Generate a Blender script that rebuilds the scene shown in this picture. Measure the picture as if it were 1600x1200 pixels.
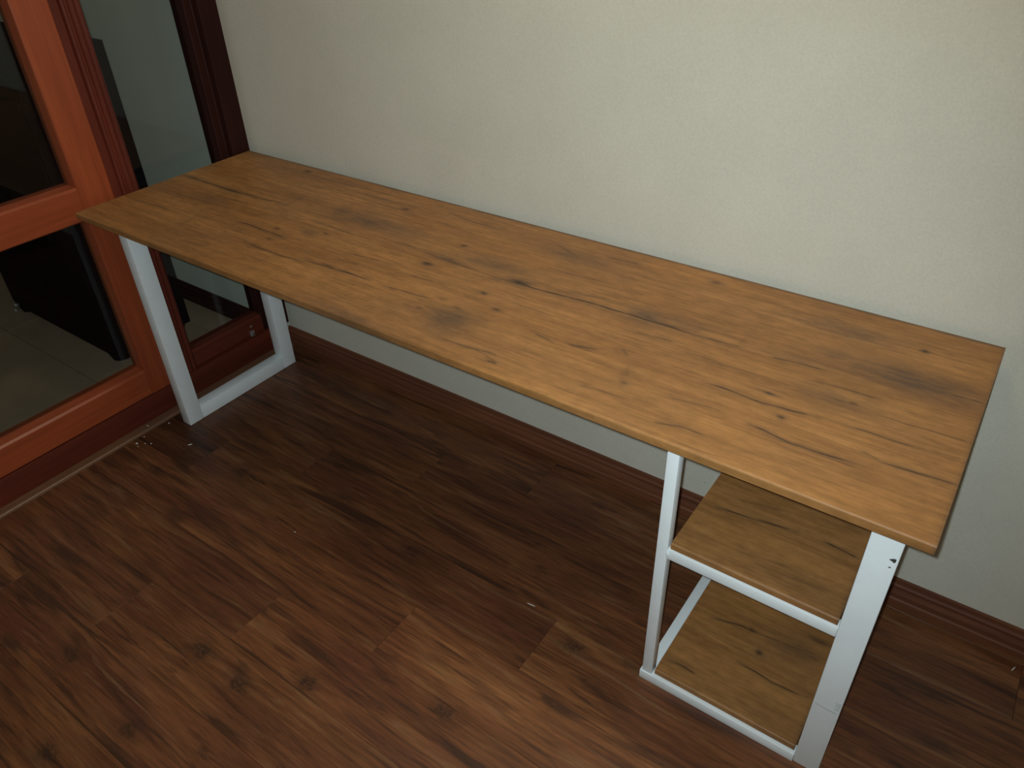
import bpy, bmesh, math, random
import numpy as np
from mathutils import Vector, Matrix

for o in list(bpy.data.objects):
    bpy.data.objects.remove(o, do_unlink=True)
scene = bpy.context.scene
C = scene.collection
random.seed(7)

# ------------------------------------------------------------------ camera
cam_d = bpy.data.cameras.new('camera')
cam_d.sensor_width = 36.0
cam_d.lens = 1198.09 / 1600 * 36.0
cam_d.clip_start = 0.02
cam = bpy.data.objects.new('camera', cam_d)
C.objects.link(cam)
cam.location = (2.1279, -1.5149, 1.5463)
cam.rotation_euler = (0.9523, 0.0280, 0.6171)
scene.camera = cam

# ------------------------------------------------------------------ world, lights, exposure
world = bpy.data.worlds.new('night')
scene.world = world
world.use_nodes = True
world.node_tree.nodes['Background'].inputs[0].default_value = (0.05, 0.06, 0.08, 1)
world.node_tree.nodes['Background'].inputs[1].default_value = 0.02

# ceiling lamp of the room (out of the picture, above the desk)
ld = bpy.data.lights.new('ceiling_lamp_light', 'POINT')
ld.energy = 16.0
ld.color = (1.0, 0.865, 0.66)
ld.shadow_soft_size = 0.11
lo = bpy.data.objects.new('ceiling_lamp_light', ld)
C.objects.link(lo)
lo.location = (1.50, -0.49, 2.30)

# the phone's own flash, next to the lens
fd = bpy.data.lights.new('phone_flash_light', 'SPOT')
fd.energy = 67.0
fd.color = (0.83, 0.965, 1.0)
fd.shadow_soft_size = 0.006
fd.spot_size = math.radians(116)
fd.spot_blend = 1.0
fo = bpy.data.objects.new('phone_flash_light', fd)
C.objects.link(fo)
mw = cam.rotation_euler.to_matrix()
fo.location = Vector(cam.location) + mw @ Vector((-0.013, 0.012, 0.0))
fo.rotation_euler = (cam.rotation_euler[0] - math.radians(3), cam.rotation_euler[1], cam.rotation_euler[2] + math.radians(4))

scene.view_settings.view_transform = 'Standard'
scene.view_settings.look = 'None'
scene.view_settings.exposure = 0.0
scene.view_settings.gamma = 1.0
scene.view_settings.use_curve_mapping = False

# ------------------------------------------------------------------ materials
def new_mat(name):
    m = bpy.data.materials.new(name)
    m.use_nodes = True
    nt = m.node_tree
    nt.nodes.clear()
    out = nt.nodes.new('ShaderNodeOutputMaterial')
    b = nt.nodes.new('ShaderNodeBsdfPrincipled')
    nt.links.new(b.outputs[0], out.inputs[0])
    return m, nt, b, out

class G:
    """small wrapper for node building"""
    def __init__(s, nt): s.nt = nt
    def n(s, t, **kw):
        nd = s.nt.nodes.new(t)
        for k, v in kw.items(): setattr(nd, k, v)
        return nd
    def l(s, a, b): s.nt.links.new(a, b)
    def coord(s, scale, loc=(0, 0, 0), rot=(0, 0, 0)):
        tc = s.n('ShaderNodeTexCoord'); mp = s.n('ShaderNodeMapping')
        mp.inputs['Scale'].default_value = scale
        mp.inputs['Location'].default_value = loc
        mp.inputs['Rotation'].default_value = rot
        s.l(tc.outputs['Object'], mp.inputs['Vector'])
        return mp.outputs[0]
    def noise(s, vec, scale=1.0, detail=4.0, rough=0.55, dist=0.0, w=None):
        nd = s.n('ShaderNodeTexNoise')
        if w is not None:
            nd.noise_dimensions = '4D'
            if isinstance(w, (int, float)): nd.inputs['W'].default_value = w
            else: s.l(w, nd.inputs['W'])
        s.l(vec, nd.inputs['Vector'])
        nd.inputs['Scale'].default_value = scale
        nd.inputs['Detail'].default_value = detail
        nd.inputs['Roughness'].default_value = rough
        nd.inputs['Distortion'].default_value = dist
        return nd.outputs['Fac']
    def ramp(s, fac, stops, interp='LINEAR'):
        r = s.n('ShaderNodeValToRGB')
        r.color_ramp.interpolation = interp
        e = r.color_ramp.elements
        while len(e) < len(stops): e.new(0.5)
        for i, (p, c) in enumerate(stops):
            e[i].position = p
            e[i].color = (c, c, c, 1) if isinstance(c, (int, float)) else (*c, 1)
        s.l(fac, r.inputs[0])
        return r.outputs[0]
    def math(s, op, a, b=None, clamp=False):
        nd = s.n('ShaderNodeMath', operation=op); nd.use_clamp = clamp
        for i, v in enumerate((a, b)):
            if v is None: continue
            if isinstance(v, (int, float)): nd.inputs[i].default_value = v
            else: s.l(v, nd.inputs[i])
        return nd.outputs[0]
    def mix(s, fac, a, b, mode='MIX'):
        nd = s.n('ShaderNodeMix', data_type='RGBA', blend_type=mode)
        for i, v in ((0, fac), (6, a), (7, b)):
            if isinstance(v, (int, float)): nd.inputs[i].default_value = v
            elif isinstance(v, tuple): nd.inputs[i].default_value = (*v, 1)
            else: s.l(v, nd.inputs[i])
        return nd.outputs[2]
    def bump(s, height, strength, dist, bsdf):
        nd = s.n('ShaderNodeBump')
        nd.inputs['Strength'].default_value = strength
        nd.inputs['Distance'].default_value = dist
        s.l(height, nd.inputs['Height'])
        s.l(nd.outputs[0], bsdf.inputs['Normal'])

def mat_oak():
    m, nt, b, out = new_mat('oak_laminate'); g = G(nt)
    fine = g.noise(g.coord((6, 150, 60)), 1.0, 5, 0.6, 0.3)
    mid = g.noise(g.coord((1.6, 17, 17)), 1.0, 4, 0.55, 0.8)
    big = g.noise(g.coord((2.2, 5, 5), (3, 1, 0)), 1.0, 3, 0.5, 0.6)
    col = g.ramp(mid, [(0.33, (0.300, 0.135, 0.042)), (0.50, (0.365, 0.170, 0.053)), (0.67, (0.415, 0.200, 0.064))])
    col = g.mix(g.ramp(big, [(0.42, 0.0), (0.70, 0.55)]), col, (0.27, 0.130, 0.052))
    streak = g.noise(g.coord((7.0, 85, 40), (1, 7, 0)), 1.0, 6, 0.68, 0.6)
    col = g.mix(g.ramp(streak, [(0.32, 0.34), (0.45, 0.0)]), col, (0.120, 0.060, 0.028))
    col = g.mix(g.ramp(streak, [(0.56, 0.0), (0.72, 0.16)]), col, (0.52, 0.27, 0.095))
    col = g.mix(0.8, col, g.ramp(fine, [(0.34, 0.74), (0.66, 1.12)]), 'MULTIPLY')
    mott = g.noise(g.coord((28, 60, 40), (2, 9, 4)), 1.0, 4, 0.65)
    col = g.mix(0.8, col, g.ramp(mott, [(0.36, 0.80), (0.62, 1.07)]), 'MULTIPLY')
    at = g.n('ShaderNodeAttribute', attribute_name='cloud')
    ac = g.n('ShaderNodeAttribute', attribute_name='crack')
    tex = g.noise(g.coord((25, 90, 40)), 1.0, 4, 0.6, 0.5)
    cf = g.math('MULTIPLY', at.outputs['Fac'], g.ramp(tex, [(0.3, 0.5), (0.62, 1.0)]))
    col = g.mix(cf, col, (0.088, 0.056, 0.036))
    kf = g.math('MULTIPLY', g.math('MULTIPLY', ac.outputs['Fac'], 1.1, True), g.ramp(g.noise(g.coord((60, 60, 60)), 1, 3), [(0.3, 0.75), (0.6, 1.0)]))
    col = g.mix(kf, col, (0.030, 0.019, 0.012))
    g.l(col, b.inputs['Base Color'])
    b.inputs['Roughness'].default_value = 0.48
    b.inputs['Specular IOR Level'].default_value = 0.35
    g.bump(fine, 0.12, 0.0006, b)
    return m

FLOOR_KNOTS = [(0.598, -1.239), (0.785, -1.401), (0.845, -1.056), (0.995, -1.067), (1.119, -0.972), (1.425, -0.852), (0.183, -0.736), (0.414, -0.594), (0.884, -1.272), (1.568, -0.554), (1.818, -0.514), (1.05, -0.544)]

def mat_plank():
    m, nt, b, out = new_mat('laminate_floor'); g = G(nt)
    oi = g.n('ShaderNodeObjectInfo')
    rnd = oi.outputs['Random']
    w = g.math('MULTIPLY', rnd, 37.0)
    fine = g.noise(g.coord((7, 130, 30)), 1.0, 6, 0.68, 0.5, w)
    streak = g.noise(g.coord((3.2, 42, 20), (4, 2, 1)), 1.0, 5, 0.65, 0.7, w)
    mid = g.noise(g.coord((1.9, 15, 10)), 1.0, 4, 0.6, 1.1, w)
    big = g.noise(g.coord((2.4, 6, 6)), 1.0, 2, 0.5, 0.4, g.math('ADD', w, 5.0))
    col = g.ramp(mid, [(0.32, (0.080, 0.031, 0.015)), (0.44, (0.165, 0.059, 0.022)), (0.58, (0.218, 0.083, 0.030)), (0.68, (0.280, 0.115, 0.042))])
    col = g.mix(g.ramp(big, [(0.40, 0.0), (0.68, 0.8)]), col, (0.125, 0.040, 0.020))
    col = g.mix(0.75, col, g.ramp(fine, [(0.36, 0.50), (0.64, 1.28)]), 'MULTIPLY')
    col = g.mix(g.ramp(streak, [(0.36, 0.8), (0.47, 0.0)]), col, (0.045, 0.020, 0.012))
    col = g.mix(g.ramp(streak, [(0.55, 0.0), (0.68, 0.55)]), col, (0.270, 0.140, 0.062))
    tn = g.n('ShaderNodeAttribute', attribute_type='OBJECT', attribute_name='tone')
    tone = g.n('ShaderNodeCombineColor')
    for k in range(3): g.l(tn.outputs['Fac'], tone.inputs[k])
    tone = tone.outputs[0]
    col = g.mix(1.0, col, tone, 'MULTIPLY')
    # knots
    vv = g.n('ShaderNodeTexVoronoi', voronoi_dimensions='4D')
    dis = g.n('ShaderNodeTexNoise'); g.l(g.coord((30, 30, 30)), dis.inputs['Vector']); dis.inputs['Scale'].default_value = 1
    va = g.n('ShaderNodeVectorMath', operation='MULTIPLY_ADD')
    g.l(dis.outputs['Color'], va.inputs[0]); va.inputs[1].default_value = (0.35, 0.35, 0.0)
    g.l(g.coord((4.6, 8.5, 1)), va.inputs[2])
    g.l(va.outputs[0], vv.inputs['Vector']); g.l(w, vv.inputs['W'])
    vv.inputs['Scale'].default_value = 1.0
    kn = g.ramp(vv.outputs['Distance'], [(0.08, 0.6), (0.16, 0.3), (0.28, 0.0)])
    col = g.mix(kn, col, (0.040, 0.021, 0.014))
    # single dark knots of the printed pine decor, where the floor has them
    ge = g.n('ShaderNodeNewGeometry')
    wp = g.n('ShaderNodeVectorMath', operation='MULTIPLY_ADD')
    g.l(dis.outputs['Color'], wp.inputs[0]); wp.inputs[1].default_value = (0.050, 0.030, 0.0)
    g.l(ge.outputs['Position'], wp.inputs[2])
    sc = g.n('ShaderNodeVectorMath', operation='MULTIPLY'); g.l(wp.outputs[0], sc.inputs[0]); sc.inputs[1].default_value = (1.0, 1.5, 0.0)
    acc = None
    for (kx, ky) in FLOOR_KNOTS:
        dn = g.n('ShaderNodeVectorMath', operation='DISTANCE'); g.l(sc.outputs[0], dn.inputs[0])
        dn.inputs[1].default_value = (kx + 0.025, (ky + 0.015) * 1.5, 0.0)
        acc = dn.outputs['Value'] if acc is None else g.math('MINIMUM', acc, dn.outputs['Value'])
    kk = g.ramp(g.math('MULTIPLY', acc, 10.0), [(0.0, 0.9), (0.16, 0.8), (0.30, 0.35), (0.62, 0.0)])
    kk = g.math('MULTIPLY', kk, g.ramp(g.noise(g.coord((90, 150, 50)), 1, 4, 0.7), [(0.36, 0.35), (0.6, 1.0)]))
    col = g.mix(kk, col, (0.030, 0.016, 0.011))
    g.l(col, b.inputs['Base Color'])
    b.inputs['Roughness'].default_value = 0.42
    b.inputs['Specular IOR Level'].default_value = 0.4
    g.bump(fine, 0.18, 0.0008, b)
    return m

def mat_wood(name, dark, light, axis, rough=0.4, spec=0.5):
    """varnished timber with grain along the given axis (0 x, 1 y, 2 z)"""
    m, nt, b, out = new_mat(name); g = G(nt)
    sc = [70, 70, 70]; sc[axis] = 3.0
    s2 = [14, 14, 14]; s2[axis] = 1.2
    fine = g.noise(g.coord(tuple(sc)), 1, 5, 0.6, 0.3)
    mid = g.noise(g.coord(tuple(s2)), 1, 3, 0.5, 0.8)
    col = g.ramp(mid, [(0.25, dark), (0.75, light)])
    col = g.mix(0.6, col, g.ramp(fine, [(0.25, 0.55), (0.75, 1.2)]), 'MULTIPLY')
    g.l(col, b.inputs['Base Color'])
    b.inputs['Roughness'].default_value = rough
    b.inputs['Specular IOR Level'].default_value = spec
    g.bump(fine, 0.1, 0.0006, b)
    return m

def mat_paint(name, col, var=0.06, rough=0.5, scale=9.0, bump=0.0, specks=False, spec=0.5):
    m, nt, b, out = new_mat(name); g = G(nt)
    b.inputs['Specular IOR Level'].default_value = spec
    nz = g.noise(g.coord((1, 1, 1)), scale, 5, 0.6)
    c = g.mix(1.0, col, g.ramp(nz, [(0.2, 1 - var), (0.8, 1 + var)]), 'MULTIPLY')
    if specks:
        sp = g.noise(g.coord((1, 1, 1), (5, 3, 2)), 38.0, 2, 0.5)
        c = g.mix(g.ramp(sp, [(0.795, 0.0), (0.83, 0.6)]), c, (0.30, 0.31, 0.22))
        fn = g.noise(g.coord((1, 1, 1)), 260.0, 3, 0.6)
        c = g.mix(1.0, c, g.ramp(fn, [(0.25, 0.93), (0.75, 1.06)]), 'MULTIPLY')
    g.l(c, b.inputs['Base Color'])
    b.inputs['Roughness'].default_value = rough
    if bump:
        g.bump(g.noise(g.coord((1, 1, 1)), 160.0, 4, 0.6), bump, 0.001, b)
    return m

def mat_glass():
    m, nt, b, out = new_mat('window_glass'); g = G(nt)
    nt.nodes.remove(b)
    tr = g.n('ShaderNodeBsdfTransparent'); tr.inputs[0].default_value = (0.95, 0.97, 0.96, 1)
    gl = g.n('ShaderNodeBsdfGlossy'); gl.inputs['Roughness'].default_value = 0.02
    fr = g.n('ShaderNodeFresnel'); fr.inputs[0].default_value = 1.33
    mx = g.n('ShaderNodeMixShader')
    g.l(fr.outputs[0], mx.inputs[0]); g.l(tr.outputs[0], mx.inputs[1]); g.l(gl.outputs[0], mx.inputs[2])
    g.l(mx.outputs[0], out.inputs[0])
    return m

def mat_chrome():
    m, nt, b, out = new_mat('bright_metal'); g = G(nt)
    nz = g.noise(g.coord((1, 1, 1)), 40, 2)
    g.l(g.ramp(nz, [(0.2, (0.62, 0.62, 0.64)), (0.8, (0.8, 0.8, 0.8))]), b.inputs['Base Color'])
    b.inputs['Metallic'].default_value = 0.9
    b.inputs['Roughness'].default_value = 0.3
    return m

M = dict(
    oak=mat_oak(), plank=mat_plank(), glass=mat_glass(), chrome=mat_chrome(),
    door_v=mat_wood('door_timber_upright', (0.31, 0.058, 0.019), (0.41, 0.088, 0.028), 2, 0.38),
    door_h=mat_wood('door_timber_cross', (0.31, 0.058, 0.019), (0.41, 0.088, 0.028), 1, 0.38),
    frame_v=mat_wood('frame_timber_upright', (0.090, 0.015, 0.009), (0.175, 0.032, 0.016), 2, 0.45, 0.3),
    frame_h=mat_wood('frame_timber_cross', (0.100, 0.019, 0.010), (0.170, 0.033, 0.016), 1, 0.45, 0.3),
    jamb=mat_wood('jamb_timber', (0.022, 0.006, 0.005), (0.042, 0.011, 0.008), 2, 0.6, 0.15),
    base=mat_wood('baseboard_timber', (0.110, 0.036, 0.019), (0.230, 0.082, 0.038), 0, 0.6, 0.3),
    strip=mat_wood('threshold_timber', (0.16, 0.075, 0.04), (0.24, 0.12, 0.065), 1, 0.45),
    wall=mat_paint('cream_wall', (0.68, 0.665, 0.575), 0.05, 0.75, 5.0, 0.15, True),
    ceiling=mat_paint('ceiling_paint', (0.72, 0.71, 0.67), 0.03, 0.8),
    hall_wall=mat_paint('hall_wall_paint', (0.74, 0.75, 0.65), 0.05, 0.8, 5.0),
    white=mat_paint('white_enamel', (0.86, 0.91, 0.93), 0.05, 0.38, 14.0, 0.05),
    chip=mat_paint('bare_steel_chip', (0.06, 0.06, 0.055), 0.2, 0.6, 60.0),
    scuff=mat_paint('grey_scuff', (0.30, 0.33, 0.32), 0.2, 0.6, 60.0),
    flake=mat_paint('white_flake', (0.80, 0.80, 0.78), 0.05, 0.6),
    under=mat_paint('floor_underlay', (0.015, 0.010, 0.008), 0.1, 0.9),
    grout=mat_paint('tile_grout', (0.012, 0.010, 0.008), 0.1, 0.9),
    tile=mat_paint('hall_floor_tile', (0.44, 0.31, 0.205), 0.14, 0.5, 7.0),
    black=mat_paint('black_cabinet', (0.006, 0.004, 0.006), 0.2, 0.85, spec=0.08),
)

# ------------------------------------------------------------------ mesh helpers
def wloc(p):
    v = Vector((0, 0, 0))
    while p is not None:
        v += p.location; p = p.parent
    return v

def link(name, me, mat, parent, centre):
    o = bpy.data.objects.new(name, me)
    C.objects.link(o)
    if mat is not None and not me.materials: me.materials.append(mat)
    o.location = Vector(centre) - (wloc(parent) if parent else Vector((0, 0, 0)))
    if parent: o.parent = parent
    return o

def box_mesh(name, sx, sy, sz, bev=0.0, seg=2):
    bm = bmesh.new()
    bmesh.ops.create_cube(bm, size=1.0)
    for v in bm.verts: v.co = Vector((v.co.x * sx, v.co.y * sy, v.co.z * sz))
    if bev > 0:
        bmesh.ops.bevel(bm, geom=list(bm.edges), offset=bev, segments=seg, affect='EDGES', profile=0.5)
    me = bpy.data.meshes.new(name); bm.to_mesh(me); bm.free()
    if bev > 0:
        for p in me.polygons: p.use_smooth = True
        me.set_sharp_from_angle(angle=math.radians(35))
    return me

def box(name, x0, x1, y0, y1, z0, z1, mat, parent=None, bev=0.0, seg=2):
    me = box_mesh(name, x1 - x0, y1 - y0, z1 - z0, bev, seg)
    return link(name, me, M[mat], parent, ((x0 + x1) / 2, (y0 + y1) / 2, (z0 + z1) / 2))

def extrude(name, prof, axis, a0, a1, mat, parent=None):
    """closed profile swept straight along an axis; prof holds the two other coordinates"""
    n = len(prof)
    vs, fs = [], []
    for a in (a0, a1):
        for p, q in prof:
            vs.append((a, p, q) if axis == 0 else (p, a, q) if axis == 1 else (p, q, a))
    c = [sum(v[i] for v in vs) / len(vs) for i in range(3)]
    vs = [tuple(v[i] - c[i] for i in range(3)) for v in vs]
    for i in range(n):
        j = (i + 1) % n
        fs.append((i, j, n + j, n + i))
    fs.append(tuple(range(n))); fs.append(tuple(range(2 * n - 1, n - 1, -1)))
    me = bpy.data.meshes.new(name); me.from_pydata(vs, [], fs)
    bm = bmesh.new(); bm.from_mesh(me); bmesh.ops.recalc_face_normals(bm, faces=list(bm.faces)); bm.to_mesh(me); bm.free()
    return link(name, me, M[mat], parent, c)

def empty(name, loc, kind=None, label=None, cat=None, group=None, parent=None):
    o = bpy.data.objects.new(name, None)
    C.objects.link(o)
    o.location = Vector(loc) - (wloc(parent) if parent else Vector((0, 0, 0)))
    if parent: o.parent = parent
    o.empty_display_size = 0.1
    if kind: o['kind'] = kind
    if label: o['label'] = label
    if cat: o['category'] = cat
    if group: o['group'] = group
    return o

def structure(o, label):
    o['kind'] = 'structure'; o['label'] = label; o['category'] = o.name.split('_')[0].split('.')[0]
    return o

# ------------------------------------------------------------------ the setting
RX, RY, RZ = 3.5, -3.1, 2.5          # room extents: x 0..RX, y RY..0, z 0..RZ
HX = -2.7                            # far side of the neighbouring hall

floor = structure(box('floor', -0.04, RX, RY, 0.0, -0.06, -0.0085, 'under'), 'dark red-brown wood laminate floor laid in staggered planks')
W, LEN = 0.162, 1.24
cache = {}
def plank(x0, x1, y0, y1):
    k = (round(x1 - x0, 3), round(y1 - y0, 3))
    if k not in cache:
        cache[k] = box_mesh('plank', k[0] - 0.0006, k[1] - 0.0006, 0.0085, 0.0004, 1)
    o = link('plank', cache[k], M['plank'], floor, ((x0 + x1) / 2, (y0 + y1) / 2, -0.00425))
    return o
TONES = {(-1, 1): 0.62, (-1, 2): 0.95, (0, 1): 0.98, (0, 2): 1.2, (1, 1): 0.9, (1, 2): 1.12, (2, 1): 0.92, (2, 2): 0.95, (3, 1): 1.1, (3, 2): 1.0}
row = -5
while True:
    y1 = -0.675 - W * row
    y0 = y1 - W
    if y1 <= RY: break
    if y0 < 0:
        jx = 1.187 - 0.3105 * row     # one known joint of this row
        x = jx
        while x > -0.006: x -= LEN
        a = x; idx = 0
        while a < RX:
            idx += 1
            s, e = max(a, -0.006), min(a + LEN, RX)
            if e - s > 0.02:
                p = plank(s, e, max(y0, RY), min(y1, 0.0))
                p['tone'] = 0.93 * TONES.get((row, idx), random.uniform(0.85, 1.12))
            a += LEN
    row += 1

structure(box('wall_back', -0.024, RX, 0.0, 0.12, -0.06, RZ, 'wall'), 'plain cream painted wall behind the desk')
structure(box('wall_right', RX, RX + 0.1, RY, 0.12, -0.06, RZ, 'wall'), 'cream wall at the right end of the room')
structure(box('wall_front', -0.024, RX, RY - 0.1, RY, -0.06, RZ, 'wall'), 'cream wall behind the photographer')
structure(box('ceiling', HX, RX, RY, 0.12, RZ, RZ + 0.08, 'ceiling'), 'white ceiling above the room')

# skirting board with a moulded top
prof = [(0.0, 0.0), (-0.017, 0.0), (-0.017, 0.020), (-0.0135, 0.023), (-0.0135, 0.028), (-0.0175, 0.031), (-0.0175, 0.040), (-0.0165, 0.043),
        (-0.0115, 0.045), (-0.0100, 0.050), (-0.0115, 0.054), (-0.0150, 0.057), (-0.0150, 0.063), (-0.0120, 0.067), (-0.0085, 0.068), (-0.0080, 0.0765), (0.0, 0.0772)]
structure(extrude('baseboard_back', prof, 0, -0.024, RX, 'base'), 'dark red-brown moulded skirting board along the cream wall')

# left side: timber glazed door and side light
structure(extrude('trim_1', [(-0.042, 0.0), (-0.006, 0.0), (-0.0065, 0.006), (-0.010, 0.0095), (-0.042, 0.0105)], 1, -1.52, 0.0, 'strip'),
          'pale brown threshold strip along the foot of the glazed door')
structure(box('wall_left', -0.12, -0.026, -1.6, 0.0, 2.12, RZ, 'wall'), 'cream wall above the glazed timber door')
structure(box('wall_left', -0.12, -0.026, RY, -1.6, -0.06, RZ, 'wall'), 'cream wall at the near side of the glazed timber door')

frame = empty('trim_2', (-0.07, -0.75, 0.0), 'structure', 'dark red timber frame around the glazed door and side light', 'frame')
box('sill', -0.115, -0.0385, -1.6, -0.0, 0.0, 0.0935, 'frame_h', frame, 0.002)
box('head', -0.115, -0.035, -1.6, -0.0, 2.04, 2.12, 'frame_h', frame, 0.003)
box('jamb', -0.115, -0.035, -1.6, -1.51, 0.0935, 2.04, 'frame_v', frame, 0.003)
# jamb in the corner: a flat board and a recessed bead
extrude('jamb', [(-0.115, 0.0), (-0.024, 0.0), (-0.024, -0.060), (-0.027, -0.063), (-0.050, -0.064), (-0.053, -0.068), (-0.053, -0.088), (-0.056, -0.091), (-0.115, -0.091)], 2, 0.0935, 2.04, 'jamb', frame)
# moulded mullion between the door and the side light
mp = [(-0.115, -0.466), (-0.062, -0.466), (-0.060, -0.440), (-0.052, -0.436), (-0.050, -0.430), (-0.053, -0.426), (-0.053, -0.421), (-0.048, -0.417),
      (-0.046, -0.409), (-0.049, -0.405), (-0.052, -0.403), (-0.049, -0.400), (-0.047, -0.394), (-0.050, -0.388), (-0.058, -0.383), (-0.115, -0.383)]
extrude('mullion', mp, 2, 0.0935, 2.04, 'frame_v', frame)

door = empty('door_1', (-0.068, -0.95, 0.097), 'structure', 'orange-brown varnished timber door glazed in an upper and a lower pane', 'door')
box('stile', -0.100, -0.035, -0.567, -0.472, 0.097, 2.035, 'door_v', door, 0.005, 3)
box('stile', -0.100, -0.035, -1.50, -1.405, 0.097, 2.035, 'door_v', door, 0.005, 3)
def rail(name, z0, z1, top=True):
    p = [(-0.100, z0), (-0.040, z0), (-0.036, z0 + 0.004), (-0.036, z1 - 0.006), (-0.042, z1), (-0.100, z1 + 0.002)]
    return extrude(name, p, 1, -1.405, -0.567, 'door_h', door)
rail('bottom_rail', 0.0975, 0.190)
rail('middle_rail', 0.704, 0.798)
rail('top_rail', 1.945, 2.035)
box('pane', -0.080, -0.076, -1.409, -0.563, 0.186, 0.708, 'glass', door)
box('pane', -0.080, -0.076, -1.409, -0.563, 0.796, 1.949, 'glass', door)

win = empty('window_1', (-0.08, -0.237, 0.0935), 'structure', 'tall fixed side light of clear glass beside the corner jamb', 'window')
extrude('bottom_rail', [(-0.110, 0.094), (-0.058, 0.094), (-0.056, 0.098), (-0.056, 0.150), (-0.062, 0.158), (-0.110, 0.160)], 1, -0.383, -0.091, 'frame_h', win)
box('top_rail', -0.110, -0.056, -0.383, -0.091, 1.97, 2.039, 'frame_h', win, 0.003)
box('pane', -0.088, -0.084, -0.384, -0.090, 0.157, 1.972, 'glass', win)
lt = box('latch', -0.0555, -0.044, -0.156, -0.138, 0.097, 0.120, 'chrome', win, 0.003)
lt['label'] = 'small bright metal latch'
kb = box('latch_knob', -0.057, -0.049, -0.1465, -0.1385, 0.130, 0.139, 'chrome', win, 0.003)
kb['label'] = 'small bright metal stud'

# the neighbouring hall seen through the glass
hf = structure(box('floor', HX, -0.115, -2.4, 0.0, -0.06, -0.010, 'grout'), 'tan tiled floor of the hall beyond the glazed door')
T, TX = 0.45, 0.95
tm = {}
ty = -0.573 + 2 * T
while ty > -2.4:
    tx = -0.115
    while tx > HX:
        x0, x1, y0, y1 = max(tx - TX, HX), tx, max(ty - T, -2.4), min(ty, 0.0)
        if y1 - y0 > 0.02 and x1 - x0 > 0.02:
            k = (round(x1 - x0, 3), round(y1 - y0, 3))
            if k not in tm: tm[k] = box_mesh('tile', k[0] - 0.003, k[1] - 0.003, 0.010, 0.0, 1)
            link('tile', tm[k], M['tile'], hf, ((x0 + x1) / 2, (y0 + y1) / 2, -0.005))
        tx -= TX
    ty -= T
structure(box('wall_far', HX, -0.115, 0.0, 0.12, -0.06, RZ, 'hall_wall'), 'grey-green wall of the hall seen through the side light')
structure(box('wall_far', HX - 0.1, HX, -2.4, 0.12, -0.06, RZ, 'hall_wall'), 'far end wall of the dark hall')
structure(box('wall_far', HX, -0.12, -2.5, -2.4, -0.06, RZ, 'hall_wall'), 'near end wall of the dark hall')
structure(extrude('baseboard_far', prof, 0, -2.6, -0.115, 'jamb'), 'dark skirting board in the hall beyond the glass')

cab = empty('cabinet', (-0.85, -0.29, 0.0), None, 'tall black cabinet standing in the hall behind the glazed door', 'cabinet')
cp = [(-0.455, 0.035), (-0.455, 0.955), (-0.445, 0.975), (-0.30, 1.06), (-0.15, 1.065), (-0.15, 0.035)]
cb = extrude('body', cp, 0, -1.22, -0.445, 'black', cab)
for (fx, fy) in ((-0.50, -0.42), (-1.17, -0.42), (-0.50, -0.19), (-1.17, -0.19)):
    bm = bmesh.new()
    bmesh.ops.create_cone(bm, cap_ends=True, segments=20, radius1=0.034, radius2=0.046, depth=0.036)
    me = bpy.data.meshes.new('foot'); bm.to_mesh(me); bm.free()
    link('foot', me, M['black'], cab, (fx, fy, 0.018))
box('plinth', -1.20, -0.465, -0.445, -0.17, 0.004, 0.036, 'black', cab, 0.004)
dr = box('door', -1.205, -0.84, -0.4615, -0.4545, 0.05, 0.94, 'black', cab, 0.002)
dr = box('door', -0.83, -0.46, -0.4615, -0.4545, 0.05, 0.94, 'black', cab, 0.002)
for (gx, gz) in ((-1.16, 0.045), (-1.185, 0.012)):
    h = box('metal_fitting', gx - 0.010, gx + 0.010, -0.480, -0.462, gz - 0.006, gz + 0.006, 'chrome', cab, 0.003)
    h['label'] = 'small bright metal fitting'

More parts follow.
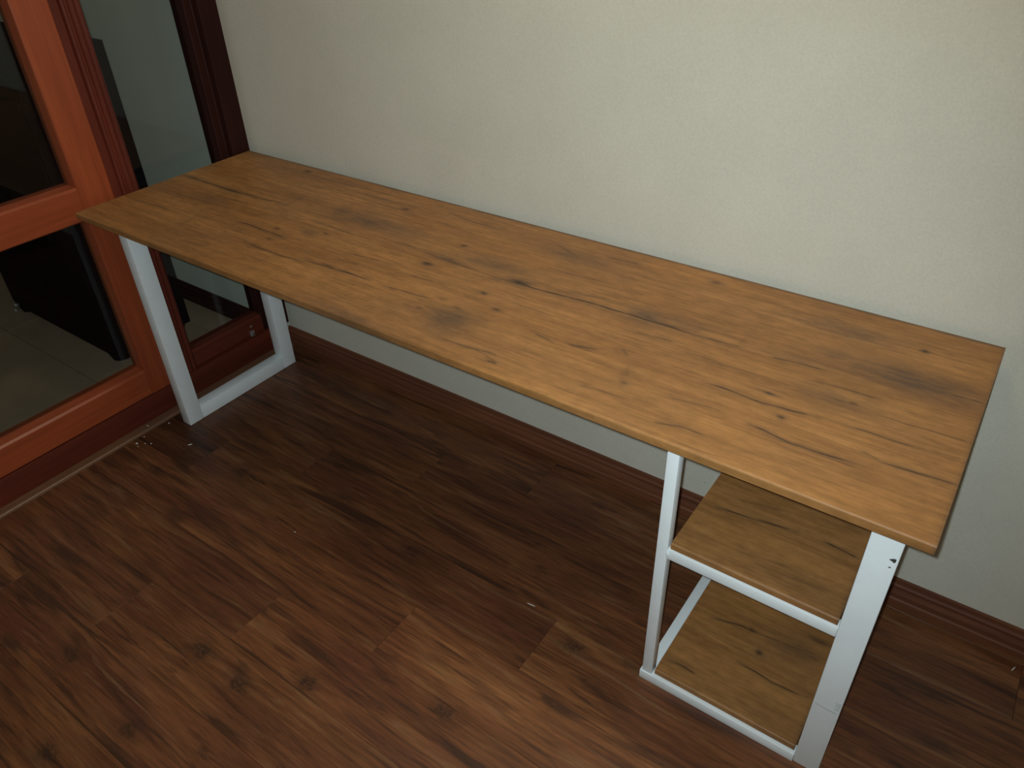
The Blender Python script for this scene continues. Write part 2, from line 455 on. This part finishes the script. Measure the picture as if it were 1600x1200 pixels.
# ------------------------------------------------------------------ the desk
CRACKS=[([(-0.004,-0.269),(0.112,-0.273),(0.232,-0.276),(0.458,-0.265)],4,0.75),
([(0.458,-0.265),(0.455,-0.197)],3,0.5),
([(0.226,-0.32),(0.35,-0.32)],3,0.5),
([(0.317,-0.501),(0.317,-0.472),(0.297,-0.425)],3,0.5),
([(0.444,-0.408),(0.521,-0.408),(0.626,-0.411)],2.5,0.75),
([(0.56,-0.483),(0.672,-0.485),(0.762,-0.481)],2.5,0.6),
([(0.764,-0.471),(0.87,-0.466),(0.961,-0.461)],2.5,0.7),
([(0.416,-0.56),(0.486,-0.551)],3,0.4),
([(0.519,-0.269),(0.673,-0.258)],4,0.35),
([(0.606,-0.299),(0.758,-0.307)],2.5,0.5),
([(-0.026,-0.571),(0.085,-0.571)],2,0.35),
([(0.885,-0.276),(1.009,-0.29),(1.196,-0.301)],4,0.35),
([(1.196,-0.301),(1.254,-0.293),(1.29,-0.298),(1.406,-0.288),(1.5,-0.285),(1.562,-0.285),(1.683,-0.285)],3.2,0.9),
([(1.683,-0.285),(1.761,-0.28)],4,0.6),
([(1.747,-0.282),(1.752,-0.238),(1.751,-0.199)],4,0.35),
([(0.809,-0.462),(0.888,-0.463),(0.964,-0.462)],2,0.75),
([(1.01,-0.465),(1.137,-0.453)],2,0.65),
([(0.881,-0.077),(1.047,-0.092)],2,0.6),
([(1.252,-0.565),(1.303,-0.563),(1.376,-0.553)],2.2,0.6),
([(1.377,-0.579),(1.398,-0.576)],2.2,0.8),
([(1.479,-0.447),(1.534,-0.435)],2.2,0.7),
([(1.403,-0.451),(1.445,-0.458)],2,0.55),
([(1.57,-0.404),(1.591,-0.422)],4,0.35),
([(1.606,-0.448),(1.618,-0.478),(1.622,-0.501)],4,0.45),
([(1.19,-0.073),(1.302,-0.118)],4,0.3),
([(1.357,-0.083),(1.433,-0.071)],4,0.35),
([(1.559,-0.339),(1.646,-0.331)],3,0.5),
([(1.332,-0.558),(1.397,-0.573)],1.8,0.4),
([(1.713,-0.578),(1.762,-0.564),(1.806,-0.561)],2.2,0.6),
([(1.809,-0.281),(1.86,-0.276),(1.913,-0.271)],4,0.55),
([(1.903,-0.313),(1.966,-0.309),(2.015,-0.311)],3,0.6),
([(2.026,-0.356),(2.099,-0.352),(2.165,-0.351)],1.6,0.5),
([(1.745,-0.425),(1.803,-0.422),(1.852,-0.428),(1.943,-0.414)],2,0.85),
([(1.994,-0.412),(2.044,-0.41),(2.091,-0.408)],1.8,0.6),
([(2.091,-0.408),(2.16,-0.4)],3,0.3),
([(1.854,-0.496),(1.883,-0.497),(1.926,-0.505),(1.982,-0.502),(2.023,-0.501)],1.9,0.85),
([(2.026,-0.465),(2.055,-0.47)],2,0.5),
([(2.06,-0.472),(2.114,-0.47),(2.163,-0.465)],1.9,0.9),
([(2.108,-0.232),(2.164,-0.225)],1.6,0.55),
([(1.546,-0.286),(1.627,-0.279)],6,0.35),
([(1.355,-0.274),(1.468,-0.252)],5,0.3),
([(0.563,-0.093),(0.786,-0.09)],3,0.25),
([(1.704,-0.36),(1.811,-0.352)],2,0.3),
([(1.023,-0.396),(1.128,-0.387)],2.5,0.35),
([(0.151,-0.066),(0.437,-0.071),(0.725,-0.059)],3,0.3),
([(0.822,-0.387),(0.966,-0.376)],2,0.4),
([(1.558,-0.552),(1.666,-0.539)],2,0.35),
([(1.708,-0.5),(1.796,-0.486)],2,0.35),
([(1.275,-0.2),(1.433,-0.19)],3,0.25),
([(1.755,-0.1),(1.903,-0.081)],4,0.25),
([(1.984,-0.072),(2.117,-0.071)],3,0.25),
([(1.77,-0.604),(1.873,-0.595)],1.6,0.3),
([(0.032,-0.471),(0.19,-0.455)],2.5,0.35),
([(0.223,-0.535),(0.407,-0.529)],2,0.25)]
KNOTS=[((0.561,-0.384),10,6,0.6),((0.592,-0.437),12,6,0.5),((0.313,-0.054),18,10,0.7),((0.692,-0.339),10,6,0.5),((0.761,-0.115),14,8,0.7),((1.033,-0.21),10,7,0.7),((1.019,-0.331),16,9,0.8),((1.254,-0.293),28,12,0.95),((1.216,-0.373),10,6,0.8),((1.28,-0.416),12,6,0.75),((1.139,-0.497),12,6,0.55),((1.208,-0.453),14,5,0.5),((1.614,-0.065),14,8,0.6),((2.044,-0.111),8,7,0.85),((1.853,-0.394),10,5,0.8),((1.892,-0.448),8,6,0.8),((1.98,-0.344),8,5,0.75),((1.627,-0.502),9,6,0.5),((1.155,-0.441),20,6,0.4),((1.891,-0.089),12,8,0.3)]
CLOUDS=[((0.232,-0.276),45,18,0.6),((0.63,-0.216),40,22,0.5),((0.654,-0.358),40,14,0.4),((0.737,-0.228),110,30,0.6),((0.634,-0.213),40,20,0.4),((1.221,-0.495),50,40,0.75),((1.241,-0.535),40,30,0.4),((1.142,-0.253),90,26,0.55),((1.052,-0.287),60,16,0.6),((1.251,-0.288),40,22,0.6),((1.555,-0.271),50,26,0.7),((1.906,-0.114),110,26,0.5),((2.046,-0.225),120,40,0.75),((1.913,-0.209),40,22,0.5),((1.955,-0.35),60,22,0.45),((0.482,-0.301),70,25,0.3),((1.277,-0.122),80,24,0.45),((1.029,-0.602),90,14,0.6),((1.851,-0.264),90,20,0.35),((1.619,-0.263),70,30,0.35),((1.12,-0.506),60,30,0.2),((0.239,-0.345),60,24,0.3)]
MID_CRACKS=[([(1.798,-0.391),(1.872,-0.384),(1.947,-0.369)],2,0.8),
([(2.002,-0.367),(2.064,-0.373)],2,0.8),
([(1.872,-0.48),(1.964,-0.465)],2,0.3),
([(1.819,-0.35),(1.917,-0.329)],5,0.3),
([(1.913,-0.49),(2.039,-0.484)],5,0.3)]
LOW_CRACKS=[([(1.813,-0.332),(1.865,-0.316),(1.922,-0.312)],2.2,0.85),
([(1.922,-0.312),(2.026,-0.3)],2,0.5),
([(1.906,-0.411),(1.948,-0.412),(1.988,-0.417),(2.062,-0.409)],1.8,0.85),
([(1.785,-0.49),(1.843,-0.49)],3,0.7)]
LOW_KNOTS=[((1.902,-0.312),10,6,0.8),((1.937,-0.361),9,7,0.85),((2.038,-0.256),30,10,0.6)]

def mark_fields(xs, ys, cracks, knots, clouds, seed):
    """crack and cloud strength of the printed oak decor at surface points (metres)"""
    rng = np.random.default_rng(seed)
    def wav(x, n, amp, lo, hi):
        r = np.zeros_like(x)
        for _ in range(n):
            f = rng.uniform(lo, hi); r += np.sin(x * f + rng.uniform(0, 6.28)) * amp / n
        return r
    crack = np.zeros_like(xs); cloud = np.zeros_like(xs)
    wob = wav(xs, 6, 0.0028, 12, 95)
    for pl, w, s in cracks:
        w = w * 0.001 * 0.5
        pl = np.array(pl)
        tot = np.linalg.norm(np.diff(pl, axis=0), axis=1).sum(); acc = 0.0
        ph = rng.uniform(0, 6.28)
        for a, b in zip(pl[:-1], pl[1:]):
            d = b - a; L = np.linalg.norm(d); d = d / L
            if abs(d[1]) > abs(d[0]): w, s = w * 2.2, s * 0.55   # cross-grain figure: broad and faint
            sel = (xs > min(a[0], b[0]) - 0.03) & (xs < max(a[0], b[0]) + 0.03) & (ys > min(a[1], b[1]) - 0.03) & (ys < max(a[1], b[1]) + 0.03)
            if sel.any():
                px, py = xs[sel] - a[0], ys[sel] + wob[sel] * (abs(d[0])) - a[1]
                u = np.clip(px * d[0] + py * d[1], 0, L)
                v = np.hypot(px - u * d[0], py - u * d[1])
                t = (acc + u) / tot
                tap = np.clip(np.minimum(t, 1 - t) * 8, 0.35, 1) * (0.88 + 0.22 * np.sin(xs[sel] * 95 + ph))
                e = np.exp(-(v / (w * tap + 0.0007)) ** 2) * min(1.0, s * 1.15) * np.clip(tap * 1.25, 0, 1)
                crack[sel] = np.maximum(crack[sel], e)
                cloud[sel] = np.maximum(cloud[sel], np.exp(-(v / (w * 7)) ** 2) * s * 0.42)
            acc += L
    for (cx, cy), rx, ry, s in knots:
        rx *= 0.001; ry *= 0.001
        sel = (abs(xs - cx) < rx * 4) & (abs(ys - cy) < ry * 4)
        r = np.hypot((xs[sel] - cx) / rx, (ys[sel] + wob[sel] * 0.4 - cy) / ry)
        crack[sel] = np.maximum(crack[sel], np.exp(-(r * 1.35) ** 2) * s)
        cloud[sel] = np.maximum(cloud[sel], np.exp(-(r / 1.5) ** 2) * s * 0.7)
    for (cx, cy), rx, ry, s in clouds:
        rx *= 0.001; ry *= 0.001
        r = np.hypot((xs - cx) / rx, (ys + wob * 1.5 - cy) / ry)
        cloud = np.maximum(cloud, np.exp(-(r / 1.15) ** 2) * min(1.0, s * 1.25))
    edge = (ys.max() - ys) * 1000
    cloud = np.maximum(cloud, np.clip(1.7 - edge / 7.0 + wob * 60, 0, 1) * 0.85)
    cloud = np.maximum(cloud, np.clip(1.4 - (xs.max() - xs) * 1000 / 5.0, 0, 1) * 0.6)
    return crack, cloud

def board(name, x0, x1, y0, y1, z0, z1, parent, dx, dy, cracks, knots, clouds, seed, r=0.007):
    """board with a post-formed (rounded) front edge and a finely divided top that carries the decor"""
    prof = [(y1, z0), (y1, z1 - 0.001), (y1 - 0.001, z1)]
    yy = y1 - 0.001
    n = int((yy - (y0 + r)) / dy)
    for i in range(1, n + 1): prof.append((yy - (yy - (y0 + r)) * i / n, z1))
    for i in range(1, 7):
        a = math.pi / 2 * i / 6
        prof.append((y0 + r - r * math.sin(a), z1 - r + r * math.cos(a)))
    prof.append((y0, z0 + 0.003)); prof.append((y0 + 0.003, z0))
    pr = np.array(prof); k = len(pr)
    nx = max(2, int((x1 - x0) / dx)); xs = np.linspace(x0, x1, nx + 1)
    V = np.empty(((nx + 1) * k, 3))
    V[:, 0] = np.repeat(xs, k); V[:, 1] = np.tile(pr[:, 0], nx + 1); V[:, 2] = np.tile(pr[:, 1], nx + 1)
    i = np.arange(nx)[:, None] * k; j = np.arange(k)[None, :]; j2 = (j + 1) % k
    F = np.stack([i + j, i + j2, i + k + j2, i + k + j], -1).reshape(-1, 4)
    cap0 = np.arange(k)[::-1]; cap1 = nx * k + np.arange(k)
    c = np.array([(x0 + x1) / 2, (y0 + y1) / 2, (z0 + z1) / 2])
    me = bpy.data.meshes.new(name)
    nq = len(F)
    me.vertices.add(len(V)); me.vertices.foreach_set('co', (V - c).ravel())
    loops = np.concatenate([F.ravel(), cap0, cap1]).astype(np.int32)
    starts = np.concatenate([np.arange(nq) * 4, [nq * 4, nq * 4 + k]]).astype(np.int32)
    me.loops.add(len(loops)); me.loops.foreach_set('vertex_index', loops)
    me.polygons.add(nq + 2); me.polygons.foreach_set('loop_start', starts)
    me.update(calc_edges=True); me.validate()
    bm = bmesh.new(); bm.from_mesh(me); bmesh.ops.recalc_face_normals(bm, faces=list(bm.faces)); bm.to_mesh(me); bm.free()
    ck, cl = mark_fields(V[:, 0], V[:, 1], cracks, knots, clouds, seed)
    a = me.attributes.new('crack', 'FLOAT', 'POINT'); a.data.foreach_set('value', ck.astype(np.float32))
    a = me.attributes.new('cloud', 'FLOAT', 'POINT'); a.data.foreach_set('value', cl.astype(np.float32))
    me.polygons.foreach_set('use_smooth', np.ones(len(me.polygons), bool))
    me.set_sharp_from_angle(angle=math.radians(40))
    return link(name, me, M['oak'], parent, c)

H, TH = 0.75, 0.0194
DL, DB, DF = 2.164, -0.018, -0.6104
desk = empty('desk', (1.08, -0.31, 0.0), None, 'long oak-topped desk on white steel frames with two open shelves at the right', 'desk')
board('tabletop', 0.0, DL, DF, DB, H - TH, H, desk, 0.006, 0.0012, CRACKS, KNOTS, CLOUDS, 3, 0.0045)

ZT = H - TH
# left frame: a closed rectangle of square tube
lf = empty('leg_frame', (0.066, -0.31, 0.0), parent=desk)
a0, a1, b0, b1, tw, th = 0.046, 0.086, -0.5394, -0.086, 0.052, 0.049
box('leg', a0, a1, b0, b0 + tw, 0.0, ZT, 'white', lf, 0.0025)
box('leg', a0, a1, b1 - tw, b1, 0.0, ZT, 'white', lf, 0.0025)
box('bottom_bar', a0, a1, b0 + tw, b1 - tw, 0.0, th, 'white', lf, 0.0025)
box('top_bar', a0, a1, b0 + tw, b1 - tw, ZT - th, ZT, 'white', lf, 0.0025)
# right frame
rf = empty('leg_frame', (2.1035, -0.31, 0.0), parent=desk)
r0, r1, rb = 2.079, 2.1283, -0.5341
lg = box('leg', r0, r1, rb, rb + 0.050, 0.0, ZT, 'white', rf, 0.0025)
box('leg', r0, r1, b1 - 0.050, b1, 0.0, ZT, 'white', rf, 0.0025)
box('bottom_bar', r0, r1, rb + 0.050, b1 - 0.050, 0.0, th, 'white', rf, 0.0025)
box('top_bar', r0, r1, rb + 0.050, b1 - 0.050, ZT - th, ZT, 'white', rf, 0.0025)

def decal(name, pts, mat, label):
    """irregular chip in the enamel of the front right leg, a fraction of a millimetre proud"""
    n = len(pts)
    cx = sum(p[0] for p in pts) / n; cz = sum(p[1] for p in pts) / n
    vs = [(p[0] - cx, -0.0002, p[1] - cz) for p in pts] + [(p[0] - cx, 0.0002, p[1] - cz) for p in pts]
    fs = [tuple(range(n)), tuple(range(2 * n - 1, n - 1, -1))] + [(i, n + i, n + (i + 1) % n, (i + 1) % n) for i in range(n)]
    me = bpy.data.meshes.new(name); me.from_pydata(vs, [], fs)
    o = link(name, me, M[mat], rf, (cx, rb - 0.0001, cz))
    o['label'] = label
    return o
decal('paint_chip', [(2.1145, 0.6235), (2.118, 0.6265), (2.121, 0.6285), (2.1245, 0.6285), (2.1245, 0.6225), (2.1225, 0.6195), (2.1195, 0.6215), (2.1165, 0.6225)], 'chip', 'dark chip in the white enamel')
decal('paint_chip', [(2.1165, 0.6075), (2.1195, 0.6095), (2.1215, 0.6080), (2.1185, 0.6062)], 'chip', 'small dark chip in the white enamel')
decal('scuff', [(2.084, 0.2100), (2.095, 0.2092), (2.110, 0.2085), (2.124, 0.2092), (2.124, 0.2078), (2.110, 0.2070), (2.095, 0.2079), (2.084, 0.2090)], 'scuff', 'thin grey scuff across the leg')
for k in range(6):
    z = 0.216 + 0.0042 * k
    decal('scuff', [(2.1170, z), (2.1255, z + 0.0020), (2.1255, z + 0.0032), (2.1170, z + 0.0008)], 'scuff', 'short grey scuff at the edge of the leg')

# open shelf unit welded to the right frame
sf = empty('shelf_frame', (1.748, -0.31, 0.0), parent=desk)
box('post', 1.736, 1.7592, -0.5341, -0.511, 0.025, ZT, 'white', sf, 0.0016)
box('post', 1.736, 1.7592, -0.109, -0.086, 0.025, ZT, 'white', sf, 0.0016)
box('bottom_bar', 1.7315, r0, -0.537, -0.512, 0.0, 0.025, 'white', sf, 0.0016)
box('bottom_bar', 1.736, r0, -0.109, -0.086, 0.0, 0.025, 'white', sf, 0.0016)
box('side_bar', 1.737, 1.760, -0.512, -0.109, 0.002, 0.0255, 'white', sf, 0.0016)
box('shelf_bar', 1.7592, r0, -0.5341, -0.511, 0.4025, 0.4265, 'white', sf, 0.0016)
box('shelf_bar', 1.7592, r0, -0.109, -0.086, 0.4025, 0.4265, 'white', sf, 0.0016)
box('top_bar', 1.7592, r0, -0.109, -0.086, ZT - 0.023, ZT, 'white', sf, 0.0016)
# weld bead where the shelf bar meets the post
bm = bmesh.new(); bmesh.ops.create_icosphere(bm, subdivisions=2, radius=0.0035)
for v in bm.verts: v.co.z *= 2.4
me = bpy.data.meshes.new('weld'); bm.to_mesh(me); bm.free()
link('weld', me, M['white'], sf, (1.7600, -0.5335, 0.4160))

board('shelf', 1.7635, 2.0765, -0.5315, -0.090, 0.4275, 0.4450, desk, 0.005, 0.002, MID_CRACKS, [], [((1.95, -0.25), 90, 40, 0.4)], 5, 0.005)
board('shelf', 1.7645, 2.0760, -0.5300, -0.090, 0.0262, 0.0432, desk, 0.005, 0.002, LOW_CRACKS, LOW_KNOTS, [((2.0, -0.3), 70, 40, 0.4)], 6, 0.005)

# ------------------------------------------------------------------ crumbs on the floor
def flake(pts_scale, x, y, z, rz, label, group, name='paint_flake', cat='paint flake'):
    sx, sy, sz = pts_scale
    vs = []
    n = 6
    for t in (0, 1):
        for i in range(n):
            a = 2 * math.pi * i / n
            r = random.uniform(0.7, 1.1)
            vs.append((math.cos(a) * sx * r, math.sin(a) * sy * r, sz * (t - 0.5)))
    fs = [tuple(range(n - 1, -1, -1)), tuple(range(n, 2 * n))] + [(i, (i + 1) % n, n + (i + 1) % n, n + i) for i in range(n)]
    me = bpy.data.meshes.new(name); me.from_pydata(vs, [], fs)
    o = link(name, me, M['flake'], None, (x, y, z + sz / 2))
    o.rotation_euler = (0, 0, rz)
    o['label'] = label; o['category'] = cat
    if group: o['group'] = group
    return o
GL = 'tiny round white paint crumb on the floor beside the left desk leg'
for (x, y, s, l, a) in ((0.012, -0.571, 3.0, 1.6, 1.4), (0.017, -0.693, 4.2, 2.2, 0.2), (0.040, -0.678, 2.0, 1.4, 0.9), (0.057, -0.668, 2.2, 1.3, 2.0),
                        (0.006, -0.660, 2.0, 1.2, 0.5), (0.167, -0.601, 6.0, 1.2, 1.0), (0.034, -0.700, 1.8, 1.2, 0.3)):
    lab = 'thin elongated white flake lying in front of the left desk leg' if s == 6.0 else 'largest white flake on the floor between threshold strip and left desk leg' if s == 4.2 else GL
    flake((s * 0.0012, l * 0.0012, 0.0016), x, y, 0.0, a, lab, 'white flakes beside the left desk leg')
flake((0.0045, 0.0018, 0.0016), -0.0388 + 0.016, -0.625, 0.0096, 0.3, 'tiny white paint flake lying on the threshold strip', None)
flake((0.0030, 0.0014, 0.0014), 0.740, -0.672, 0.0, 0.1, 'lone pale speck on the floor in front of the desk middle', None)
flake((0.0120, 0.0008, 0.0012), 1.420, -0.510, 0.0, 0.1, 'thin pale splinter on the floor under the desk', None, 'splinter', 'splinter')
flake((0.0090, 0.0011, 0.0012), 2.413, -0.051, 0.0, 1.2, 'thin pale splinter on the floor near the skirting at far right', None, 'splinter', 'splinter')
